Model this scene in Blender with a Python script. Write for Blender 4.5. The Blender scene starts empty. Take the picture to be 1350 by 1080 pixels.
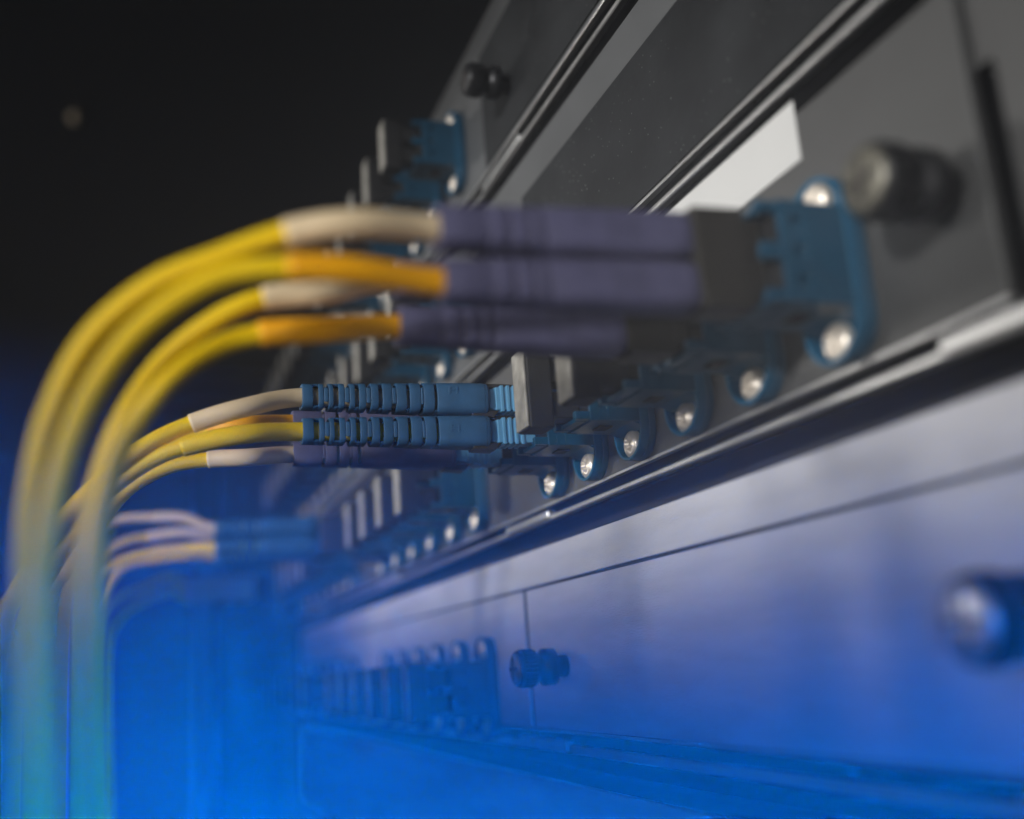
import bpy, bmesh, math, random
from mathutils import Vector, Matrix
random.seed(7)
S = 0.001                                   # everything below is written in millimetres
scn = bpy.context.scene
C = scn.collection

# ------------------------------------------------------------------ camera
# axes: X along the rack rows (-X runs away), n = distance in front of the face plates (world -Y), Z up
A_, B_, G_, F_ = 0.356827, 0.241048, -0.0717145, 1350.47
CP = Vector((100.126, -79.938, -35.525))
ca, sa, cb, sb = math.cos(A_), math.sin(A_), math.cos(B_), math.sin(B_)
fw = Vector((-ca*cb, sa*cb, sb)); r0 = fw.cross(Vector((0, 0, 1))).normalized(); u0 = r0.cross(fw)
rt = math.cos(G_)*r0 + math.sin(G_)*u0; up = -math.sin(G_)*r0 + math.cos(G_)*u0
cam = bpy.data.cameras.new('camera'); camo = bpy.data.objects.new('camera', cam); C.objects.link(camo)
m = Matrix.Identity(4)
for i in range(3):
    m[i][0], m[i][1], m[i][2], m[i][3] = rt[i], up[i], -fw[i], CP[i]*S
camo.matrix_world = m
cam.sensor_width = 36; cam.lens = 36*F_/1350; cam.clip_start = 0.003; cam.clip_end = 50
cam.dof.use_dof = True; cam.dof.focus_distance = 0.186; cam.dof.aperture_fstop = 8.0
scn.camera = camo

def at(x, y, d):
    """point (mm) seen at photograph pixel x, y at camera depth d mm"""
    return CP + d*fw + rt*((x-675)/F_*d) - up*((y-540)/F_*d)

# ------------------------------------------------------------------ world, lamps, exposure
w = bpy.data.worlds.new('World'); scn.world = w; w.use_nodes = True
bg = w.node_tree.nodes['Background']; bg.inputs[0].default_value = (0.80, 0.86, 1.0, 1); bg.inputs[1].default_value = 0.0022
scn.view_settings.view_transform = 'Standard'; scn.view_settings.look = 'None'
scn.view_settings.exposure = 0; scn.view_settings.gamma = 1
def area(name, loc, target, sx, sy, power, col, spread=180):
    l = bpy.data.lights.new(name, 'AREA'); l.shape = 'RECTANGLE'; l.size = sx*S; l.size_y = sy*S
    l.energy = power; l.color = col; l.spread = math.radians(spread)
    o = bpy.data.objects.new(name, l); C.objects.link(o)
    o.location = Vector(loc)*S
    d = (Vector(target)-Vector(loc)).normalized()
    o.rotation_euler = d.to_track_quat('-Z', 'Y').to_euler()
    return o
def beam(name, c, d, sx, sy, power, col, spread):      # unseen area lamp, narrowed so its light fades out towards the bottom
    return area(name, c, Vector(c)+Vector(d)*100, sx, sy, power, col, spread)
KEY = beam('key_lamp', (-190, -480, 106), (.12, 1, -.10), 640, 150, 0.078, (1.0, 0.97, 0.93), 8)
KEY2 = beam('key_lamp', (-470, -400, 110), (.85, 1, -.12), 640, 150, 0.088, (1.0, 0.97, 0.93), 8)
FILL = beam('fill_lamp', (225, -440, 96), (-.66, 1, -.10), 440, 130, 0.19, (0.99, 0.98, 0.98), 8)
LOW = beam('low_fill_lamp', (296, -300, -124), (-1.2, 1, .5), 80, 42, 0.0032, (1.0, 0.97, 0.95), 9)  # added lamp from below, only to lift the second plug's dark boots

# three blue lamps added under the lens; their haze glow imitates a graphic fade
TA = math.radians(24.5)
for yaw, pw in ((27, 0.0205), (0, 0.0075), (-27, 0.0140)):
    ya = math.radians(yaw)
    hd = (fw*math.cos(ya) - rt*math.sin(ya))
    dr = hd*math.cos(TA) - up*math.sin(TA)
    o = area('blue_fade_lamp', CP - up*4.5 - fw*1, CP, 30, 3, pw, (0.0, 0.20, 1.0), 60)
    rx = dr.cross(up).normalized(); uy = rx.cross(dr)
    o.rotation_euler = Matrix((rx, uy, -dr)).transposed().to_euler()

# ------------------------------------------------------------------ materials
def mat(name, col, rough=.5, metal=0., bump=0., bscale=400., var=0., vscale=60., spec=.5, trans=0., sss=0., stretch=None, specks=0., coat=0., vcol=None):
    m = bpy.data.materials.new(name); m.use_nodes = True
    nt = m.node_tree; N = nt.nodes; L = nt.links; b = N['Principled BSDF']
    b.inputs['Base Color'].default_value = (*col, 1); b.inputs['Roughness'].default_value = rough
    b.inputs['Metallic'].default_value = metal; b.inputs['Specular IOR Level'].default_value = spec
    b.inputs['Transmission Weight'].default_value = trans; b.inputs['Coat Weight'].default_value = coat
    if sss:
        b.inputs['Subsurface Weight'].default_value = sss; b.inputs['Subsurface Scale'].default_value = 0.0012
        b.inputs['Subsurface Radius'].default_value = (1, 1, 1)
    tc = N.new('ShaderNodeTexCoord'); mp = N.new('ShaderNodeMapping'); L.new(tc.outputs['Object'], mp.inputs[0])
    if stretch: mp.inputs['Scale'].default_value = stretch
    if var or specks:
        nz = N.new('ShaderNodeTexNoise'); nz.inputs['Scale'].default_value = vscale; nz.inputs['Detail'].default_value = 6; nz.inputs['Roughness'].default_value = .6
        L.new(mp.outputs[0], nz.inputs['Vector'])
        mx = N.new('ShaderNodeMix'); mx.data_type = 'RGBA'
        c2 = vcol or tuple(min(1, c*(1+var)) for c in col); c1 = tuple(c*(1-var) for c in col)
        mx.inputs['A'].default_value = (*c1, 1); mx.inputs['B'].default_value = (*c2, 1)
        cr = N.new('ShaderNodeMapRange'); cr.inputs['From Min'].default_value = .3; cr.inputs['From Max'].default_value = .7
        L.new(nz.outputs[0], cr.inputs['Value']); L.new(cr.outputs[0], mx.inputs['Factor'])
        out = mx.outputs['Result']
        if specks:
            v = N.new('ShaderNodeTexVoronoi'); v.inputs['Scale'].default_value = 700; L.new(tc.outputs['Object'], v.inputs['Vector'])
            n2 = N.new('ShaderNodeTexNoise'); n2.inputs['Scale'].default_value = 45; L.new(tc.outputs['Object'], n2.inputs['Vector'])
            r1 = N.new('ShaderNodeMapRange'); r1.inputs['From Min'].default_value = .13; r1.inputs['From Max'].default_value = .05; L.new(v.outputs['Distance'], r1.inputs['Value'])
            r2 = N.new('ShaderNodeMapRange'); r2.inputs['From Min'].default_value = .40; r2.inputs['From Max'].default_value = .62; L.new(n2.outputs[0], r2.inputs['Value'])
            mu = N.new('ShaderNodeMath'); mu.operation = 'MULTIPLY'; L.new(r1.outputs[0], mu.inputs[0]); L.new(r2.outputs[0], mu.inputs[1])
            m3 = N.new('ShaderNodeMix'); m3.data_type = 'RGBA'; L.new(mu.outputs[0], m3.inputs['Factor']); L.new(out, m3.inputs['A']); m3.inputs['B'].default_value = (specks, specks, specks*.95, 1)
            out = m3.outputs['Result']
        L.new(out, b.inputs['Base Color'])
        rr = N.new('ShaderNodeMapRange'); rr.inputs['To Min'].default_value = max(.05, rough-.08); rr.inputs['To Max'].default_value = min(1, rough+.1)
        L.new(nz.outputs[0], rr.inputs['Value']); L.new(rr.outputs[0], b.inputs['Roughness'])
    if bump:
        n3 = N.new('ShaderNodeTexNoise'); n3.inputs['Scale'].default_value = bscale; n3.inputs['Detail'].default_value = 4
        L.new(mp.outputs[0], n3.inputs['Vector'])
        bp = N.new('ShaderNodeBump'); bp.inputs['Strength'].default_value = bump; bp.inputs['Distance'].default_value = 0.0002
        L.new(n3.outputs[0], bp.inputs['Height']); L.new(bp.outputs[0], b.inputs['Normal'])
    return m
M = {}
M['gray'] = mat('dull_reflecting_metal', (.056, .056, .055), .5, .15, bump=.25, bscale=2500, var=.10, vscale=25)  # panels share one metal; this dull tone puts its reflection into the colour
M['silver'] = mat('bright_reflecting_brushed_metal', (.58, .58, .60), .45, .35, bump=.7, bscale=1400, var=.2, vscale=26, stretch=(.5, 1, 3))  # same panel metal, a brighter reflection put into the colour
M['dark'] = mat('dark_reflecting_metal', (.018, .019, .020), .65, .0, spec=.05, bump=.2, bscale=900, var=.35, vscale=40, specks=.22)  # same panel metal with dust specks, its dark reflection put into the colour
M['darkgray'] = mat('dark_gray_metal', (.085, .088, .09), .45, .2, bump=.2, bscale=2500, var=.12, vscale=30)  # upper plates, likewise darkened for what they reflect
M['edge'] = mat('bare_metal_edge', (.50, .50, .49), .33, .8, bump=.15, bscale=1500, var=.1)
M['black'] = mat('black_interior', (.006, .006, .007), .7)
M['blue'] = mat('blue_adapter_plastic', (.0006, .050, .10), .36, spec=.6, sss=.25, bump=.1, bscale=2500, var=.15, vscale=200)
M['bluelit'] = mat('lit_blue_adapter_plastic', (.002, .08, .16), .33, spec=.5, sss=.5, bump=.1, bscale=2500)  # same plastic as the body, the light on it put into the colour
M['screw'] = mat('nickel_screw', (.72, .65, .56), .38, .65, bump=.1, bscale=3000)
M['slot'] = mat('screw_recess', (.06, .055, .05), .5, .6)
M['cap'] = mat('black_rubber', (.011, .011, .012), .6, bump=.3, bscale=3000, var=.3, vscale=300)
M['capface'] = mat('lit_cap_face', (.22, .21, .185), .5, bump=.4, bscale=1500, var=.35, vscale=350)  # front of the black cap, lightened in colour for the light it catches
M['bootblue'] = mat('slate_blue_rubber', (.021, .082, .17), .55, bump=.35, bscale=5000, var=.12, vscale=500, spec=.4)
M['bootviolet'] = mat('violet_gray_rubber', (.075, .073, .138), .6, bump=.35, bscale=5000, var=.25, vscale=180, spec=.4)
M['lcblue'] = mat('light_blue_plastic', (.09, .26, .42), .42, bump=.15, bscale=3000, var=.1, vscale=300)
M['housing'] = mat('black_plug_plastic', (.02, .018, .015), .5, bump=.2, bscale=3000)
M['yellow'] = mat('yellow_cord_jacket', (.86, .58, .002), .42, bump=.12, bscale=1200, var=.08, vscale=60, sss=.15)
M['orange'] = mat('orange_sleeve', (.88, .40, .002), .42, bump=.12, bscale=1200, var=.06, vscale=60, sss=.15)
M['cream'] = mat('cream_sleeve', (.74, .58, .36), .5, bump=.2, bscale=1200, var=.08, vscale=90, sss=.15)
M['label'] = mat('white_label_paper', (.48, .48, .465), .75, bump=.1, bscale=1500, var=.02)
M['knob'] = mat('dark_nickel_knob', (.19, .18, .145), .42, .6, bump=.15, bscale=1500, var=.15)
M['knobdark'] = mat('dark_knob_body', (.014, .014, .015), .4, .3)  # dark knob body; its shaded half is put into the colour too
M['wall'] = mat('dark_room_wall', (.02, .022, .026), .8, var=.3, vscale=2)
M['post'] = mat('pale_rack_post', (.35, .37, .40), .5, .3, var=.1)

# ------------------------------------------------------------------ mesh helpers
class MB:
    """collects geometry in mm; coordinates (X, n, Z)"""
    def __init__(s): s.bm = bmesh.new(); s.k = {}
    def v(s, x, n, z): return s.bm.verts.new((x*S, -n*S, z*S))
    def f(s, vs, smooth=False):
        try: fc = s.bm.faces.new(vs); fc.smooth = smooth; return fc
        except ValueError: return None
    def box(s, x0, x1, n0, n1, z0, z1):
        q = [s.v(x, n, z) for x in (x0, x1) for n in (n0, n1) for z in (z0, z1)]
        for a in ((0, 1, 3, 2), (4, 6, 7, 5), (0, 4, 5, 1), (2, 3, 7, 6), (0, 2, 6, 4), (1, 5, 7, 3)): s.f([q[i] for i in a])
        return s
    def prism(s, pts, n0, n1, smooth=False):           # outline in (X, Z), extruded along n
        a = [s.v(x, n0, z) for x, z in pts]; b = [s.v(x, n1, z) for x, z in pts]; k = len(pts)
        s.f(a); s.f(b[::-1])
        for i in range(k): s.f([a[i], b[i], b[(i+1) % k], a[(i+1) % k]], smooth)
        return s
    def prism_x(s, pts, x0, x1):                       # outline in (n, Z), extruded along X
        a = [s.v(x0, n, z) for n, z in pts]; b = [s.v(x1, n, z) for n, z in pts]; k = len(pts)
        s.f(a); s.f(b[::-1])
        for i in range(k): s.f([a[i], b[i], b[(i+1) % k], a[(i+1) % k]])
        return s
    def ring(s, out, inn, n0, n1):                     # flat ring between two outlines of equal count
        k = len(out)
        L = [[s.v(x, n, z) for x, z in o] for n in (n0, n1) for o in (out, inn)]
        o0, i0, o1, i1 = L
        for i in range(k):
            j = (i+1) % k
            s.f([o0[i], o1[i], o1[j], o0[j]], True); s.f([i0[i], i0[j], i1[j], i1[i]], True)
            s.f([o1[i], i1[i], i1[j], o1[j]]); s.f([o0[i], o0[j], i0[j], i0[i]])
        return s
    def lathe(s, prof, seg=24, cx=0, cz=0, close=True): # profile [(n, r)] round the n axis
        rows = []
        for n, r in prof:
            rows.append([s.v(cx+r*math.cos(t), n, cz+r*math.sin(t)) for t in [2*math.pi*i/seg for i in range(seg)]])
        for a, b in zip(rows, rows[1:]):
            for i in range(seg):
                j = (i+1) % seg; s.f([a[i], a[j], b[j], b[i]], True)
        if close: s.f(rows[0]); s.f(rows[-1][::-1])
        return s
    def build(s, name, m, parent=None, bevel=0., seg=2):
        bmesh.ops.recalc_face_normals(s.bm, faces=s.bm.faces)
        me = bpy.data.meshes.new(name); s.bm.to_mesh(me); s.bm.free()
        me.materials.append(m)
        o = bpy.data.objects.new(name, me); C.objects.link(o)
        if parent: o.parent = parent
        if bevel:
            bv = o.modifiers.new('bevel', 'BEVEL'); bv.width = bevel*S; bv.segments = seg; bv.limit_method = 'ANGLE'; bv.angle_limit = math.radians(40)
            bv.harden_normals = False
        return o
def tag(o, label=None, cat=None, group=None, kind=None):
    for k, v in (('label', label), ('category', cat), ('group', group), ('kind', kind)):
        if v: o[k] = v
    return o
def empty(name, X=0, n=0, Z=0):
    o = bpy.data.objects.new(name, None); o.empty_display_size = .01; C.objects.link(o)
    o.location = (X*S, -n*S, Z*S); return o
def copy_tree(o, parent=None):
    c = o.copy(); C.objects.link(c); c.parent = parent
    for k in ('label', 'group', 'category'):
        if parent is None and k == 'label' and k in c: del c[k]
    for ch in list(o.children): copy_tree(ch, c)
    return c
def stadium(hw, hz, r=None, k=10):
    r = hw if r is None else r; pts = []
    for cx, cz, a0 in ((hw-r, hz-r, 0), (-(hw-r), hz-r, 90), (-(hw-r), -(hz-r), 180), (hw-r, -(hz-r), 270)):
        for i in range(k+1):
            t = math.radians(a0+90*i/k); pts.append((cx+r*math.cos(t), cz+r*math.sin(t)))
    return pts

# ------------------------------------------------------------------ face plates (one per rack unit)
PN = -3.2                                                # n of the plate faces
XL, XR = -478, 24.6
def knob(parent, X, Z, r=4.0, ln=11, ms=None):
    k = MB().lathe([(PN-1, r*.62), (PN+3.2, r*.62), (PN+3.2, r*1.02), (PN+5.6, r*1.02), (PN+5.9, r*.8), (PN+7.2, r*.8), (PN+7.4, r*1.0), (PN+ln, r*1.0), (PN+ln+.3, r*.94)], 40, X, Z).build('thumb_screw', M['knobdark'], parent)
    MB().lathe([(PN+ln+.2, r*.9), (PN+ln+.55, r*.88), (PN+ln+.8, r*.72), (PN+ln+.95, r*.3)], 40, X, Z).build('end_face', ms or M['knob'], k)
    sl = MB(); sl.box(X-r*.62, X+r*.62, PN+ln, PN+ln+1.0, Z-.4, Z+.4).box(X-.4, X+.4, PN+ln, PN+ln+1.01, Z-r*.62, Z+r*.62)
    sl.build('cross_slot', M['slot'], k)
    g = MB()
    for q in range(30):
        t = 2*math.pi*q/30; a, b = t-.05, t+.05
        g.prism([(X+r*.97*math.cos(a), Z+r*.97*math.sin(a)), (X+r*1.07*math.cos(t), Z+r*1.07*math.sin(t)), (X+r*.97*math.cos(b), Z+r*.97*math.sin(b))], PN+7.9, PN+ln-.6)
    g.build('knurl', M['knobdark'], k)
    return k
def rail(z0, z1, label, tabs=True, ms='edge'):
    r = empty('chassis_rail', 0, 0, 0)
    tag(r, label, 'rail', 'chassis rails between the face plates')
    # pass: bar with a rounded nose
    MB().prism_x([(PN-1.7, z0), (PN-.4, z0), (PN-.1, z0+.25), (PN-.1, z1-.25), (PN-.4, z1), (PN-1.7, z1)], XL, 60).build('bar', M[ms], r, .12)
    if tabs:
        for a, b in ((14.3, 60), (-132, -104.2), (-276, -248), (-420, -392)):
            MB().box(a, b, PN-1.6, PN+.5, z0+.35, z1+1.0).build('tab', M[ms], r, .45, 3)
    return r
plates = {}
def plate(key, label, z0, z1, ms, x1=XR):
    r = empty('patch_panel', 0, 0, 0); tag(r, label, 'patch panel', 'patch panels stacked in the rack')
    t = 1.6
    # (the sheet itself with its folded lips, coloured black for the shade in the gap)
    m = MB().box(XL, x1, PN-t, PN, z0, z1)
    m.build('face_plate', M[ms], r, .35)
    MB().box(XL+1, x1-1, PN-14, PN-t, z1-1.3, z1-.15).build('upper_lip', M['cap'], r)
    MB().box(XL+1, x1-1, PN-14, PN-t, z0+.15, z0+1.3).build('lower_lip', M['cap'], r)
    MB().box(XL, x1, PN-1.2, PN+.12, z0-.35, z0+.25).build('bare_edge', M['edge'], r, .1)
    plates[key] = r; return r
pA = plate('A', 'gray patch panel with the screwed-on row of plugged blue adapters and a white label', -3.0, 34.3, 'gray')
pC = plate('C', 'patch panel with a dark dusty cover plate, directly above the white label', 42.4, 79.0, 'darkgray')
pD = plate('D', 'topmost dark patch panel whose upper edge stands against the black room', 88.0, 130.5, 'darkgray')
pB = plate('B', 'silver patch panel with blank brushed cover plate below the plugged row', -50.2, -11.5, 'knobdark', 60)  # base plate coloured black, so the cover seams read as shaded
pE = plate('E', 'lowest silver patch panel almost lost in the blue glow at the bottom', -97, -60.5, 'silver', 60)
# blank cover plates (module 1 of rows B, C, D)
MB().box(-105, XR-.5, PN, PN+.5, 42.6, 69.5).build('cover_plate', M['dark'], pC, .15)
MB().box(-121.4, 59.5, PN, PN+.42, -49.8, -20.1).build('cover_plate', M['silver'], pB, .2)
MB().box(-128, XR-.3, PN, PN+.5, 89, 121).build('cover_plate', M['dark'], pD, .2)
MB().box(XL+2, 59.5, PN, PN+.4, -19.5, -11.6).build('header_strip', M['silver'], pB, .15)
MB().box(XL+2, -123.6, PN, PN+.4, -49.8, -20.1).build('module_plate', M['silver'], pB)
# panel A: label, cross-hole ear beyond the slot
lb = MB(); lb.box(-78, -4.2, PN+.05, PN+.22, 27.4, 36.2); lb = lb.build('sticker', M['label'], pA); lb['label'] = 'blank white paper sticker along the upper edge'
ear = empty('rack_ear', 0, 0, 0); tag(ear, 'gray mounting ear at the right edge behind the black slot', 'rack ear')
MB().box(28.2, 47, PN-1.6, PN, -3, 34.3).build('ear_plate', M['gray'], ear, .4)
MB().box(47, 49, PN-1.6, PN+9, -3, 34.3).build('flange', M['darkgray'], ear, .4)
# chassis behind: dark cavity, one closed box under the plates
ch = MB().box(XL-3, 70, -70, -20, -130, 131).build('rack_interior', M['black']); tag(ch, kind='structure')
MB().box(24.6, 28.2, -19, PN-1.6, 23.5, 34.3).build('bridge', M['gray'], ear)
for z0, z1, lab in ((-6.4, -5.2, 'bright metal rail in the gap under the plugged adapter row'), (38.9, 40.1, 'bright metal rail in the gap just above the white label'), (83.7, 84.9, 'bright metal rail between the two topmost dark panels'), (-54.6, -52.9, 'faint rail under the silver cover plate at the bottom')):
    rail(z0, z1, lab)
for key, X, Z, rr in (('A', 19.5, 11.5, 4.0), ('B', 23.4, -34.8, 4.2), ('B', -101, -37, 3.6), ('D', -108, 101, 3.8), ('A', -470, -8+10, 4), ('C', -110, 58, 3.6)):
    knob(plates[key], X, Z, rr, ms=M['knobdark'] if key in 'DC' else M['edge'] if key == 'B' and X > 0 else None)  # right knob face of B brightened in colour where the key light misses

# ------------------------------------------------------------------ the blue adapters
def screw_bm(cx, cz):
    m = MB(); R = 2.45; nr, na = 9, 28; rows = []
    for i in range(nr+1):
        r = R*i/nr; row = []
        for j in range(na):
            t = 2*math.pi*j/na; x, z = r*math.cos(t), r*math.sin(t)
            h = 1.5*math.sqrt(max(0, 1-(r/(R*1.04))**2))*.85+.35
            d = min(abs(x*.8+z*.6), abs(x*.6-z*.8))
            if r < 1.55 and d < .36: h -= .75*(1-(r/1.9)**2)
            row.append(m.v(cx+x, -1.5+h, cz+z))
        rows.append(row)
    bot = [m.v(cx+R*math.cos(2*math.pi*j/na), -1.7, cz+R*math.sin(2*math.pi*j/na)) for j in range(na)]
    for a, b in zip(rows[1:], rows[2:]+[bot]):
        for j in range(na):
            k = (j+1) % na; m.f([a[j], a[k], b[k], b[j]], True)
    m.f(rows[1])
    return m
def make_adapter():
    r = empty('fibre_adapter'); r['category'] = 'adapter'
    out = stadium(5.5, 12.3, 5.5); mid = stadium(4.95, 11.75, 4.95)
    MB().prism(out, PN, -1.9, True).build('flange', M['blue'], r, .12)
    rim = MB().ring(out, mid, -1.92, -.2); rim.build('rim', M['bluelit'], r, .1)
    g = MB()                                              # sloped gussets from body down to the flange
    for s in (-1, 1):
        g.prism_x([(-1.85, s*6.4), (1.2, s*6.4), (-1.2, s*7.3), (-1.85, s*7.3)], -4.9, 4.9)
    g.build('gusset', M['bluelit'], r, .1)
    b = MB()
    b.box(-4.65, 4.65, -1.7, 8.2, -6.1, 6.1)
    for s in (-1, 1):                                     # side skins that leave latch windows
        a, c = (4.65, 5.35) if s > 0 else (-5.35, -4.65)
        b.box(a, c, -1.65, 5.6, -6.5, 6.5)
        b.box(a, c, 5.6, 7.3, -6.5, -4.4).box(a, c, 5.6, 7.3, -3.2, -.6).box(a, c, 5.6, 7.3, .6, 3.2).box(a, c, 5.6, 7.3, 4.4, 6.5)
        b.box(a, c, 7.3, 9.0, -6.5, 6.5)
        b.box(-4.65, 4.65, -1.65, 8.6, *( (6.1, 6.5) if s > 0 else (-6.5, -6.1)))
    b.build('body', M['blue'], r, .1)
    c = MB()                                              # prongs round the two ports
    for s in (-1, 1):
        for z0, z1 in ((-6.3, -4.9), (-1.0, 1.0), (4.9, 6.3)):
            c.box(*((3.9, 5.1) if s > 0 else (-5.1, -3.9)), 8.9, 11.6, z0, z1)
        c.box(-3.3, 3.3, 8.9, 10.8, *((5.6, 6.3) if s > 0 else (-6.3, -5.6)))
    c.build('port_collar', M['blue'], r, .1)
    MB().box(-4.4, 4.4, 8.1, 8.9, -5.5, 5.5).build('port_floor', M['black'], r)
    k = MB()
    for s in (-1, 1): k.box(-1.6, 1.6, 3.2, 5.6, *((6.5, 6.75) if s > 0 else (-6.75, -6.5)))
    k.build('latch_window', M['cap'], r)
    for s in (-1, 1): screw_bm(0, s*9.5).build('screw', M['screw'], r)
    return r
def make_cap():
    r = empty('dust_cap'); r['category'] = 'dust cap'
    MB().box(-2.9, 2.9, 14.4, 19.0, -7.3, 6.8).build('head', M['cap'], r, .35)
    MB().box(-2.75, 2.75, 19.0, 19.5, -7.1, 6.6).build('end_face', M['capface'], r, .3)
    p = MB()
    for z in (-3.12, 3.12): p.box(-2.3, 2.3, 9.5, 14.4, z-2.3, z+2.3)
    p.build('stopper', M['cap'], r, .2)
    return r

# ------------------------------------------------------------------ plugs with strain-relief boots
def prof(hw, hz, r, na=32):
    pts = []
    for i in range(na):
        t = 2*math.pi*i/na; c, s_ = math.cos(t), math.sin(t)
        e = 2/3.6
        pts.append((hw*abs(c)**e*(1 if c >= 0 else -1), hz*abs(s_)**e*(1 if s_ >= 0 else -1)))
    return pts
NA = 32
def shell(m, n0, n1, size, idx=None, wall=.5, steps=1):
    """hollow tapered ring (or the sector idx of it) from n0 to n1"""
    full = idx is None
    ids = list(range(NA)) if full else idx
    ns = [n0+(n1-n0)*q/steps for q in range(steps+1)]
    O, I = [], []
    for n in ns:
        hw, hz = size(n)
        po, pi = prof(hw, hz, 0), prof(hw-wall, hz-wall, 0)
        O.append([m.v(po[i][0], n, po[i][1]) for i in ids]); I.append([m.v(pi[i][0], n, pi[i][1]) for i in ids])
    k = len(ids); lim = k if full else k-1
    for q in range(steps):
        for i in range(lim):
            j = (i+1) % k
            m.f([O[q][i], O[q+1][i], O[q+1][j], O[q][j]], True); m.f([I[q][i], I[q][j], I[q+1][j], I[q+1][i]], True)
        if not full:
            for e in (0, k-1): m.f([O[q][e], I[q][e], I[q+1][e], O[q+1][e]])
    for q in (0, steps):
        for i in range(lim):
            j = (i+1) % k; m.f([O[q][i], O[q][j], I[q][j], I[q][i]])
def boot_mesh(kind):
    m = MB()
    if kind == 'slotted':
        px = [75, 135, 165, 195, 222, 250, 278, 312, 340, 372, 395, 435, 462, 508, 530, 585, 610, 672, 690, 755, 772, 838, 855]
        st = [19.9+(635-(380+x/4.5))/7.08 for x in px]; root = 19.9
        size = lambda n: (2.25+.75*min(1, max(0, (53.5-n)/30)), 2.2+.86*min(1, max(0, (53.5-n)/30)))
    else:
        px = [385, 421, 424.5, 439, 442.5, 455, 458.5, 466, 469.5]
        st = [21+(590-x)/6.5 for x in px]; root = 21.0
        size = lambda n: (2.3+.6*min(1, max(0, (52.5-n)/26)), 2.25+.75*min(1, max(0, (52.5-n)/26)))
    if kind == 'near': root = 20.0; st = [20+(q-21)*30/31.5 for q in st]
    if kind == 'near': st = [st[0], st[1], st[1]-.22, st[3], st[3]-.22, st[5], st[5]-.22, st[7], st[7]-.22]
    # rings between stations 0-1, 2-3, ...; gaps 1-2, 3-4, ... alternate A (window on the flat sides) and B (window top and bottom)
    for q in range(0, len(st)-1, 2):
        shell(m, st[q+1], st[q], size)
    aseg = [[i % NA for i in range(5, 12)], [i % NA for i in range(21, 28)]] # top and bottom sectors
    bseg = [[i % NA for i in range(-2, 3)], [i % NA for i in range(14, 19)]] # flat-side sectors
    g = 0
    for q in range(1, len(st)-1, 2):
        kind_a = (g % 2 == 0) if kind == 'slotted' else (g % 2 == 1)
        for sg in (aseg if kind_a else bseg): shell(m, st[q+1], st[q], size, sg)
        g += 1
    last = st[-1]
    shell(m, root, last, size, None, 1.2, 4)
    # rounded shoulder towards the plug
    hw, hz = size(root)
    prev = None
    for n, k in ((root, 1.0), (root-.35, .985), (root-.7, .93), (root-.95, .8), (root-1.0, .5)):
        row = [m.v(x*k, n, z*k) for x, z in prof(hw, hz, 0)]
        if prev:
            for i in range(NA): m.f([prev[i], prev[(i+1) % NA], row[(i+1) % NA], row[i]], True)
        prev = row
    m.f(prev)
    return m
def spline(P, k=14):
    out = []
    Q = [P[0]*2-P[1]]+P+[P[-1]*2-P[-2]]
    for i in range(1, len(Q)-2):
        for j in range(k):
            t = j/k
            out.append(.5*((2*Q[i])+(Q[i+1]-Q[i-1])*t+(2*Q[i-1]-5*Q[i]+4*Q[i+1]-Q[i+2])*t*t+(3*Q[i]-Q[i-1]-3*Q[i+1]+Q[i+2])*t**3))
    out.append(P[-1]); return out
def tube(P, r, name, ms, parent, seg=14, flare=0):
    bm = bmesh.new(); rows = []
    u = Vector((0, 0, 1))
    for i, p in enumerate(P):
        t = (P[min(i+1, len(P)-1)]-P[max(i-1, 0)]).normalized()
        a = t.cross(u)
        if a.length < .05: a = t.cross(Vector((1, 0, 0)))
        a.normalize(); b = t.cross(a).normalized(); u = a.cross(t) if a.cross(t).length > .5 else u
        rows.append([bm.verts.new(((p+a*r*math.cos(q)+b*r*math.sin(q))*S)) for q in [2*math.pi*k/seg for k in range(seg)]])
    for a, b in zip(rows, rows[1:]):
        for k in range(seg):
            j = (k+1) % seg; f = bm.faces.new([a[k], a[j], b[j], b[k]]); f.smooth = True
    bm.faces.new(rows[0]); bm.faces.new(rows[-1][::-1])
    bmesh.ops.recalc_face_normals(bm, faces=bm.faces)
    me = bpy.data.meshes.new(name); bm.to_mesh(me); bm.free(); me.materials.append(ms)
    o = bpy.data.objects.new(name, me); C.objects.link(o)
    o.parent = parent
    if parent: me.transform(Matrix.LocRotScale(parent.location, parent.rotation_euler, None).inverted())
    return o
cache = {}
def shared(key, fn, name, ms, parent, bevel=0., loc=None):
    if key not in cache: cache[key] = fn().build(name, ms, parent, bevel)
    else:
        o = cache[key].copy(); C.objects.link(o); o.parent = parent; cache[key] = cache[key]; o.name = name
        if loc is not None: o.location = Vector(loc)*S
        return o
    if loc is not None: cache[key].location = Vector(loc)*S
    return cache[key]
def lc_plug():
    m = MB(); m.box(-2.1, 2.1, 10.2, 17.6, -2.2, 2.2)
    for n in (12.4, 13.6, 14.8, 16.0): m.box(-2.35, 2.35, n, n+.7, -2.55, 2.55)
    m.prism_x([(17.5, -2.2), (19.6, -1.5), (21, -1.5), (21, 1.5), (19.6, 1.5), (17.5, 2.2)], -1.7, 1.7)
    return m
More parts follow.
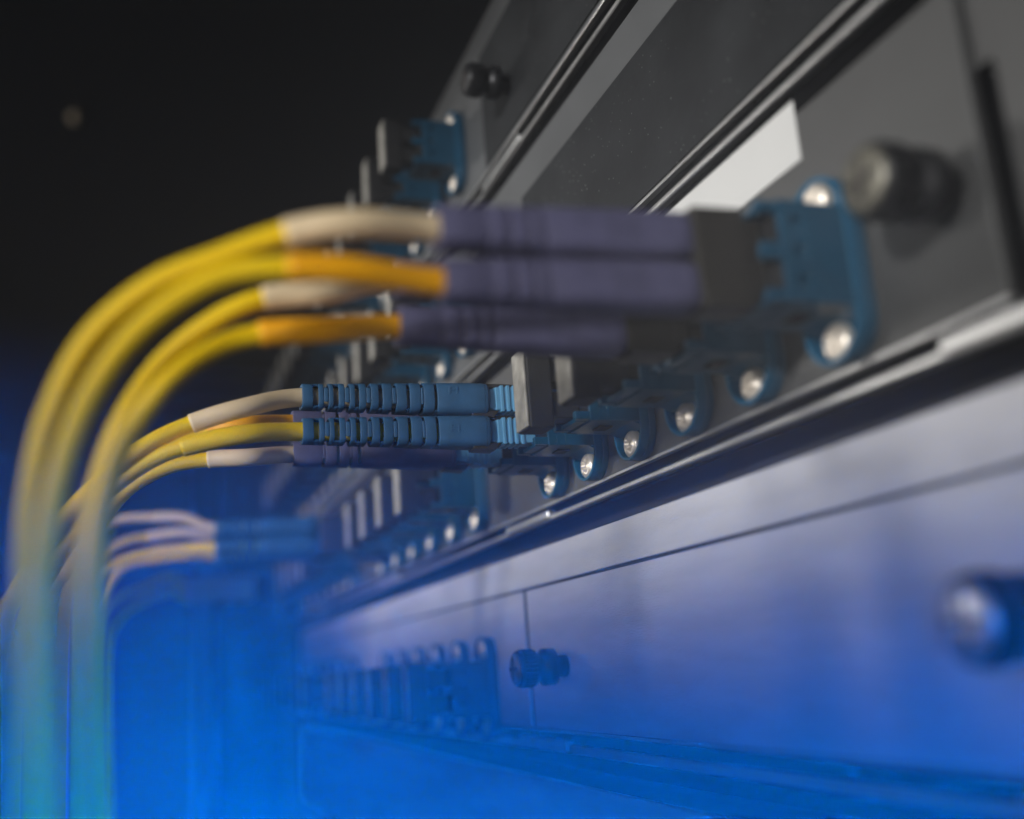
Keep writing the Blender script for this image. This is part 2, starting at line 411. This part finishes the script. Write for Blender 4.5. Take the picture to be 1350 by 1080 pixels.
def plug(X, Z, kind, label, cords, dn=0, tilt=0):
    """cords: for upper and lower port: (sleeve material, cord material, [(x, y, depth)...] sleeve points, [(x, y, depth)...] cord points)"""
    r = empty('duplex_patch_cord', X, dn, Z); r.rotation_euler.x = math.radians(tilt); tag(r, label, 'patch cord', 'duplex patch cords plugged into the rack')
    bm_ = {'slotted': M['bootblue'], 'ribbed': M['bootviolet'], 'clip': M['bootviolet'], 'far': M['bootblue'], 'pale': M['cream']}[kind]
    bk = {'slotted': 'slotted', 'ribbed': 'near'}.get(kind, 'ribbed')
    if kind in ('slotted', 'clip'):
        for z in (-3.12, 3.12):
            shared('lc', lc_plug, 'plug_body', M['lcblue'], r, .15, (0, 0, z))
        def latch():
            q = MB()
            for z in (-3.12, 3.12):
                q.prism_x([(17.0, z-2.3), (22.6, z-2.3), (22.3, z-3.4), (18.2, z-3.6)], -1.9, 1.9)
                q.prism_x([(12.5, z+2.6), (18.6, z+2.2), (21.2, z+2.5), (21.0, z+3.0), (17.5, z+3.1), (12.5, z+3.0)], -1.2, 1.2)
            return q
        shared('latch', latch, 'latch_clip', M['housing'], r, .12)
    else:
        def hs():
            q = MB(); q.box(-3.0, 3.0, 12.0, 19.2, -6.3, 6.5).box(-2.4, 2.4, 9.6, 12.0, -5.4, 5.4)
            return q
        shared('housing', hs, 'housing', M['housing'], r, .5)
    tip = {'slotted': 53.5, 'near': 50.0}.get(bk, 52.5)
    for z, (sm, cm, sp, cp) in zip((3.12, -3.12), cords):
        b = shared(bk+kind, lambda: boot_mesh(bk), 'boot', bm_, r, .14, (0, 0, z))
        if kind == 'slotted':
            if z > 0: e = MB(); e.box(2.9, 3.04, 25.2, 25.6, 3.6, 5.0).box(2.9, 3.04, 26.6, 27.0, 3.6, 5.0).box(2.9, 3.04, 25.6, 26.6, 4.2, 4.5)
            else: e = MB(); e.box(2.9, 3.04, 25.2, 25.6, -3.6, -2.2).box(2.9, 3.04, 26.6, 27.0, -3.6, -2.2).box(2.9, 3.04, 25.6, 26.6, -3.1, -2.8)
            e.build('embossed_mark', bm_, r, .05)
        mw = Matrix.LocRotScale(Vector((X, -dn, Z)), r.rotation_euler, None)
        start = [mw @ Vector((0, -q, z)) for q in (22, 38, tip)]
        full = spline(start+[at(*q) for q in sp]+[at(*q) for q in cp])
        ns = 14*(len(start)-1+len(sp))+1
        sl = full[:ns]
        tube(sl, 1.66 if kind != 'ribbed' else 1.5, 'sleeve', sm, r)
        # sleeve mouth: a thin rolled lip
        tube(sl[-3:], 1.72, 'sleeve_lip', sm, r) if False else None
        tube(full[ns-4:], 1.42 if kind != 'ribbed' else 1.2, 'cord', cm, r)
    return r
ad0 = make_adapter(); cap0 = make_cap(); used = {'ad': 0, 'cap': 0}
ORD = ['nearest', 'second', 'third', 'fourth', 'fifth', 'sixth']
def put_adapter(X, Z, label):
    o = ad0 if not used['ad'] else copy_tree(ad0); used['ad'] = 1
    o.location = (X*S, 0, Z*S); tag(o, label, None, 'blue duplex fibre adapters screwed to the panels')
    return o
def put_cap(X, Z, label):
    o = cap0 if not used['cap'] else copy_tree(cap0); used['cap'] = 1
    o.location = (X*S, 0, Z*S); tag(o, label, None, 'black dust caps in unused adapters')
    return o
P1 = 19.35; ZA = 9.5
G2 = [-150-22.3*j for j in range(6)]; G3 = [-322-22.3*j for j in range(6)]
st1 = ['holding the pair of blurred violet boots at the far right', 'holding the second pair of violet boots', 'with a black dust cap, just right of the sharp screws', 'with a black dust cap beside the slotted blue boots', 'holding the slotted slate-blue boots', 'holding the sharp violet ribbed boots, leftmost of the near six']
for k in range(6):
    put_adapter(-k*P1, ZA, f'blue adapter {st1[k]}')
put_cap(-2*P1, ZA, 'black dust cap with lit gray end face, right one of the two below the violet boots')
put_cap(-3*P1, ZA, 'black dust cap with lit gray end face, touching the slotted blue plug on its right')
rowname = {'A': 'main plugged row', 'B': 'bottom silver panel', 'C': 'panel behind the slotted boots', 'D': 'topmost panel'}
for key, Z, g in (('A', ZA, (2, 3)), ('C', 56.8, (2, 3)), ('D', 104.3, (2, 3)), ('B', -41.2, (2, 3))):
    for gi in g:
        for j, X in enumerate(G2 if gi == 2 else G3):
            grp = 'middle group' if gi == 2 else 'farthest group'
            put_adapter(X, Z, f'blurred blue adapter, {ORD[j]} of the {grp} in the {rowname[key]}')
            if key == 'A' and ((gi == 2 and j >= 4) or (gi == 3 and j in (4, 5))): continue
            put_cap(X, Z, f'lit-faced dust cap, {ORD[j]} of the {grp} in the {rowname[key]}')

# ------------------------------------------------------------------ patch cords
Y, O_, W = M['yellow'], M['orange'], M['cream']
plug(0, ZA, 'ribbed', 'nearest duplex cord with large blurred violet boots, cream and orange sleeves', [
    (W, Y, [(470, 294, 107), (377, 308, 106)], [(290, 338, 105), (200, 376, 104), (118, 447, 103), (66, 546, 102), (43, 640, 101), (36, 720, 100), (35, 800, 99), (40, 1160, 98)]),
    (O_, Y, [(470, 356, 106), (380, 352, 104)], [(300, 362, 103), (225, 400, 102), (158, 462, 101), (107, 546, 100), (76, 640, 99), (62, 720, 98), (56, 800, 97), (60, 1160, 95)])], 0, 1.7)
plug(-P1, ZA, 'ribbed', 'second duplex cord with blurred violet boots, just below the nearest pair', [
    (W, Y, [(430, 384, 122), (348, 394, 120)], [(285, 420, 119), (215, 476, 118), (160, 556, 116), (128, 640, 115), (112, 720, 114), (104, 800, 113), (106, 1160, 111)]),
    (O_, Y, [(430, 435, 121), (343, 440, 119)], [(280, 460, 117), (215, 510, 115), (165, 580, 114), (140, 655, 113), (129, 730, 112), (126, 820, 111), (134, 1160, 109)])])
plug(-4*P1, ZA, 'slotted', 'sharp duplex cord with two slotted slate-blue boots and light blue plug', [
    (W, Y, [(320, 538, 174), (252, 559, 172)], [(200, 583, 170), (152, 618, 168), (111, 655, 166), (67, 710, 164), (22, 780, 162), (2, 850, 160), (-6, 1160, 158)]),
    (Y, Y, [(320, 573, 173), (240, 590, 171)], [(190, 612, 170), (140, 650, 168), (98, 700, 166), (60, 765, 164), (28, 830, 162), (16, 900, 160), (10, 1160, 158)])])
plug(-5*P1, ZA, 'clip', 'sharp duplex cord with smooth violet boots with few grooves, lowest of the sharp ones', [
    (O_, Y, [(325, 560, 190), (275, 568, 189)], [(215, 592, 187), (160, 635, 185), (118, 690, 183), (88, 750, 181), (66, 815, 180), (58, 1160, 178)]),
    (W, Y, [(330, 603, 190), (274, 606, 189)], [(220, 616, 187), (168, 645, 185), (128, 695, 183), (98, 755, 182), (80, 830, 181), (74, 1160, 179)])])
plug(G2[4], ZA, 'far', 'blurred far duplex cord with blue boots, its upper sleeve pale and lower one yellow', [
    (W, W, [(245, 683, 325), (205, 682, 322)], [(160, 685, 318), (125, 700, 314), (100, 740, 312), (90, 800, 310), (85, 1160, 300)]),
    (Y, Y, [(245, 724, 325), (205, 728, 322)], [(165, 738, 318), (130, 758, 314), (110, 810, 312), (100, 1160, 300)])], 5)
plug(G2[5], ZA, 'far', 'blurred far duplex cord just beyond the one with a pale upper sleeve', [
    (W, Y, [(245, 702, 345), (195, 708, 342)], [(160, 716, 338), (128, 740, 334), (112, 800, 330), (104, 1160, 320)]),
    (Y, Y, [(245, 732, 345), (200, 738, 342)], [(160, 750, 338), (135, 790, 334), (122, 850, 330), (112, 1160, 320)])], 4)
plug(G3[5], ZA, 'pale', 'farthest blurred duplex cord, with pale boots, in the far group of the plugged row', [
    (Y, Y, [(230, 762, 500), (215, 764, 498)], [(190, 775, 495), (150, 795, 490), (125, 850, 485), (120, 1160, 470)]),
    (Y, Y, [(230, 780, 500), (212, 784, 498)], [(185, 795, 495), (155, 820, 490), (140, 880, 485), (135, 1160, 470)])], 6)

# ------------------------------------------------------------------ dim background
po = empty('rack_post', 0, 0, 0); tag(po, 'pale vertical rack post far behind the cords, below the plugs', 'rack post')
def placed_box(x, y, d, w, h, t, name, ms, parent):
    p = at(x, y, d); MB().box(p.x-t/2, p.x+t/2, -p.y-w/2, -p.y+w/2, p.z-h/2, p.z+h/2).build(name, ms, parent, 1)
placed_box(273, 860, 900, 20, 400, 20, 'upright', M['post'], po)
placed_box(328, 960, 880, 56, 230, 40, 'side_cover', M['knobdark'], po)
sp = at(97, 155, 900); em = bpy.data.materials.new('warm_indicator'); em.use_nodes = True
em.node_tree.nodes['Principled BSDF'].inputs['Emission Color'].default_value = (1, .8, .55, 1); em.node_tree.nodes['Principled BSDF'].inputs['Emission Strength'].default_value = .1
sl_ = empty('status_light', sp.x, -sp.y, sp.z); tag(sl_, 'faint warm status light far off in the dark room, upper left', 'status light')
MB().lathe([(-4, 5), (0, 5), (3, 4), (4.5, 1.5)], 20).build('lens', em, sl_)
MB().lathe([(-9, 7), (-4, 7), (-2, 6.5)], 20).build('bezel', M['knobdark'], sl_)
ar = empty('cable_guide', 0, 0, 0); tag(ar, 'dim horizontal cable guide far behind the yellow cords', 'cable guide')
placed_box(290, 512, 820, 90, 22, 20, 'guide_bar', M['post'], ar)

# ------------------------------------------------------------------ haze added to carry the blue fade: one closed box of even density
hz = bpy.data.materials.new('blue_fade_haze'); hz.use_nodes = True; N = hz.node_tree.nodes; N.clear()
vo = N.new('ShaderNodeVolumePrincipled'); ou = N.new('ShaderNodeOutputMaterial'); hz.node_tree.links.new(vo.outputs[0], ou.inputs['Volume'])
vo.inputs['Color'].default_value = (.9, .93, 1, 1); vo.inputs['Density'].default_value = 0.16; vo.inputs['Anisotropy'].default_value = -0.8
hb = MB().box(-1150, 300, -120, 620, -420, 420).build('haze', hz); tag(hb, kind='stuff')
scn.cycles.volume_bounces = 1
